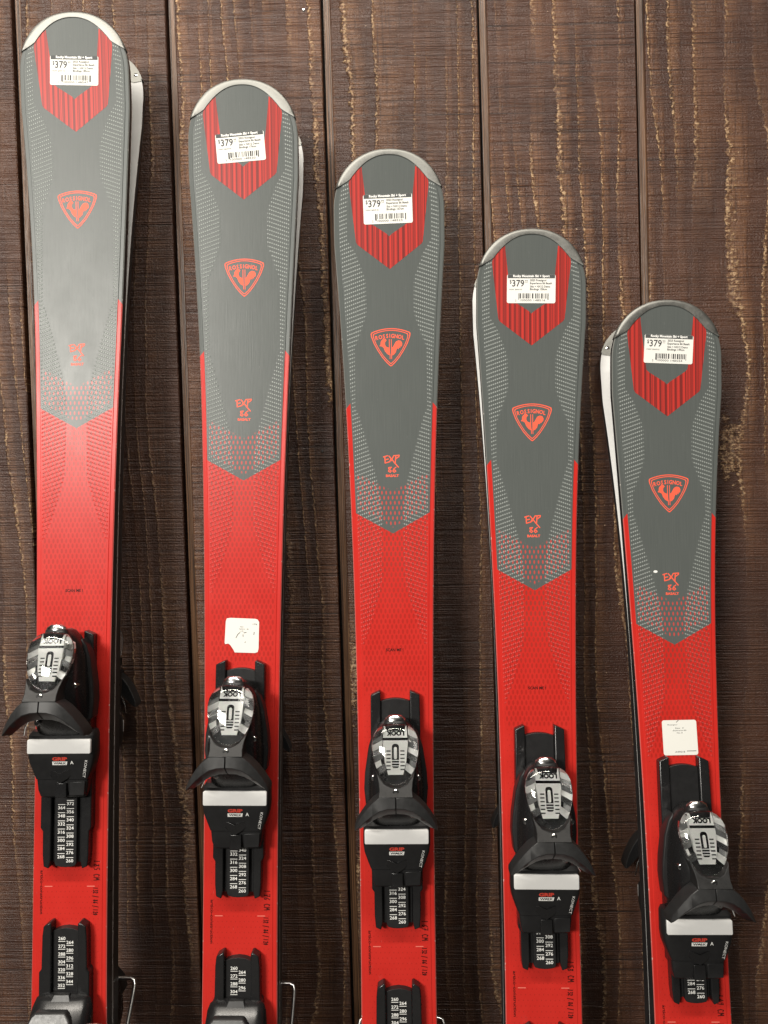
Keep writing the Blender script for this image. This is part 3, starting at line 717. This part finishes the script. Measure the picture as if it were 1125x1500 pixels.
def sticker(sk, root, cx, ct, ang, torn):
    a = math.radians(ang); ca, sa = math.cos(a), math.sin(a)
    tf = lambda u, v, h: sk.P(cx + u * ca - v * sa, ct - (u * sa + v * ca), h)
    if torn: pl = [(-18.5, 19.5), (-14, 20.2), (15, 19.6), (18, 18.8), (19.8, 16), (20, -15), (19, -19), (16, -20.2), (-8, -20), (-9.5, -17), (-13.5, -11.5), (-16, -9.8), (-19.5, -10.6), (-20.2, -9), (-19.6, 16)]
    else: pl = rrect(40, 40, 2.6)
    tri = MB(); from mathutils.geometry import tessellate_polygon
    k = len(pl); tr = tessellate_polygon([[Vector((p_[0], p_[1], 0)) for p_ in pl]])
    tri.add([tf(u, v, .14) for u, v in pl] + [tf(u, v, .34) for u, v in pl], [[j + k for j in q] for q in tr] + [[i, (i + 1) % k, k + (i + 1) % k, k + i] for i in range(k)])
    o = tri.build('inspection_sticker', M['paper'], root, 30)
    d = Decal(lambda u, v, h: tf(u, v, .34 + h), .14)
    if torn:
        d.text('176', 2.6, 15, 13.2, width=5).text('Skis', 1.8, -.5, 10, width=4).text('Experience', 1.8, 0, 7.4, width=7).text('86', 1.8, 6.5, 7.4, width=2).text('L 176', 1.8, -.5, 5, width=4)
        for q in ([(-7, -3), (-5, 1), (-2.5, 3.4)], [(1.4, -1.4), (1.2, 1)], [(3.6, -8.2), (4.4, -7.4)], [(14, 1), (14.3, 4)], [(2, 3), (5, 3.6)]): d.strokes(q, .7)
    else:
        d.text('Rossignol', 1.9, -8.0, 14.6, width=11).text('Skis  F', 2.0, 0, 10.8, width=10).text('Experience 86', 2.0, 0, 8.0, width=15.5).text('No. 8', 2.0, 0, 5.4, width=6.5)
        d.text('A49018', 2.8, -1, -16.2, width=11.5).poly([(8, -.35), (19, -.35), (19, .35), (8, .35)], -1.0, -15.4)
        d.strokes([(-3.2, 17.6), (-.8, 19.8)], .6)
    d.build('sticker_print', M['inkfaint'], o, 0)

# ---------------------------------------------------------------- the five pairs
FIT = [(-.39024841, .01526443, -.23114144, .09505072), (-.20278776, .02447816, -.22014995, .09134626), (-.01449589, .01580228, -.21413969, .0913594),
       (.14299489, .02471488, -.25069303, .13029512), (.31516668, .01837156, -.25391862, .14105861)]
CFG = [dict(size='185', pad=165., heel=-113., scan=338., A=1), dict(size='176', pad=142., heel=-87., A=1), dict(size='167', pad=134.5, heel=-94., scan=338.),
       dict(size='158', pad=126.5, heel=-90., scan=333., A=1), dict(size='149', pad=114.5, heel=-80., A=1)]
TAGS = [(.4, 66.7, -2.3, '148547'), (-2.9, 77.1, 4.2, '148530'), (-1.3, 68.1, 1.2, '148523'), (-.3, 70.5, -.7, '148516'), (2.0, 57.8, -2.8, '148554')]
FRONT = ['longest ski, marked 185 CM, grey and red with price tag, front of its pair',
         'ski marked 176 CM with a torn white sticker above its binding, front of its pair',
         'grey and red ski marked 167 CM, in the front of the middle pair',
         'grey and red ski marked 158 CM, standing between the 167 and the shortest ski',
         'shortest grey and red ski, with a square white sticker above its binding']
BACK = ['ski turned to the wall behind the longest ski marked 185 CM', 'ski turned to the wall behind the ski with the torn sticker',
        'ski turned to the wall in the middle pair, almost hidden by its partner', 'ski turned to the wall behind the ski beside the shortest pair',
        'ski turned to the wall behind the shortest ski, its pale base showing']

def copy_tree(o, parent, skip=()):
    c_ = o.copy(); C.objects.link(c_); c_.parent = parent
    for ch in list(o.children): copy_tree(ch, c_)
    return c_
for i, L in enumerate((1850., 1760., 1670., 1580., 1490.)):
    sk = Ski(L); X0, th, Y0, ln = FIT[i]
    sm = (L - sk.tm) * mmv
    lnb = ln - 10. / (sk.tm - 150)
    Yb = Y0 + sm * math.sin(ln) + .019 - sm * math.sin(lnb)
    MW = Matrix.Translation((X0, Yb, 0)) @ Matrix.Rotation(th, 4, 'Y') @ Matrix.Rotation(-lnb, 4, 'X')
    root = bpy.data.objects.new('ski', None); C.objects.link(root); root.empty_display_size = .05
    root.matrix_world = MW
    tag(root, FRONT[i], 'ski', 'front skis of the pairs leaning on the wall')
    make_ski(sk, CFG[i], root)
    back = bpy.data.objects.new('ski', None); C.objects.link(back); back.empty_display_size = .05
    back.matrix_world = MW @ Matrix.Rotation(PI, 4, 'Z')
    tag(back, BACK[i], 'ski', 'rear skis of the pairs leaning on the wall')
    for ch in list(root.children):
        if ch.name.split('.')[0] in ('scan_lettering',): continue
        copy_tree(ch, back)
    cx, ct, an, num = TAGS[i]
    price_tag(sk, root, cx, ct, an, num, CFG[i]['size'])
    if i == 1: sticker(sk, root, -.4, 658.7, -1.2, True)
    if i == 4:
        sticker(sk, root, .7, 519., .9, False)
        Decal(lambda x_, y_, h_: sk.P(x_, -y_, h_), .15).poly([(1.9 * math.cos(q) * 1.3, 1.5 * math.sin(q)) for q in [2 * PI * j / 14 for j in range(14)]], -19, -(sk.exp - 9)).build('paint_spot', M['white'], root, 0)
SC.cycles.max_bounces = 10
SC.cycles.transmission_bounces = 8
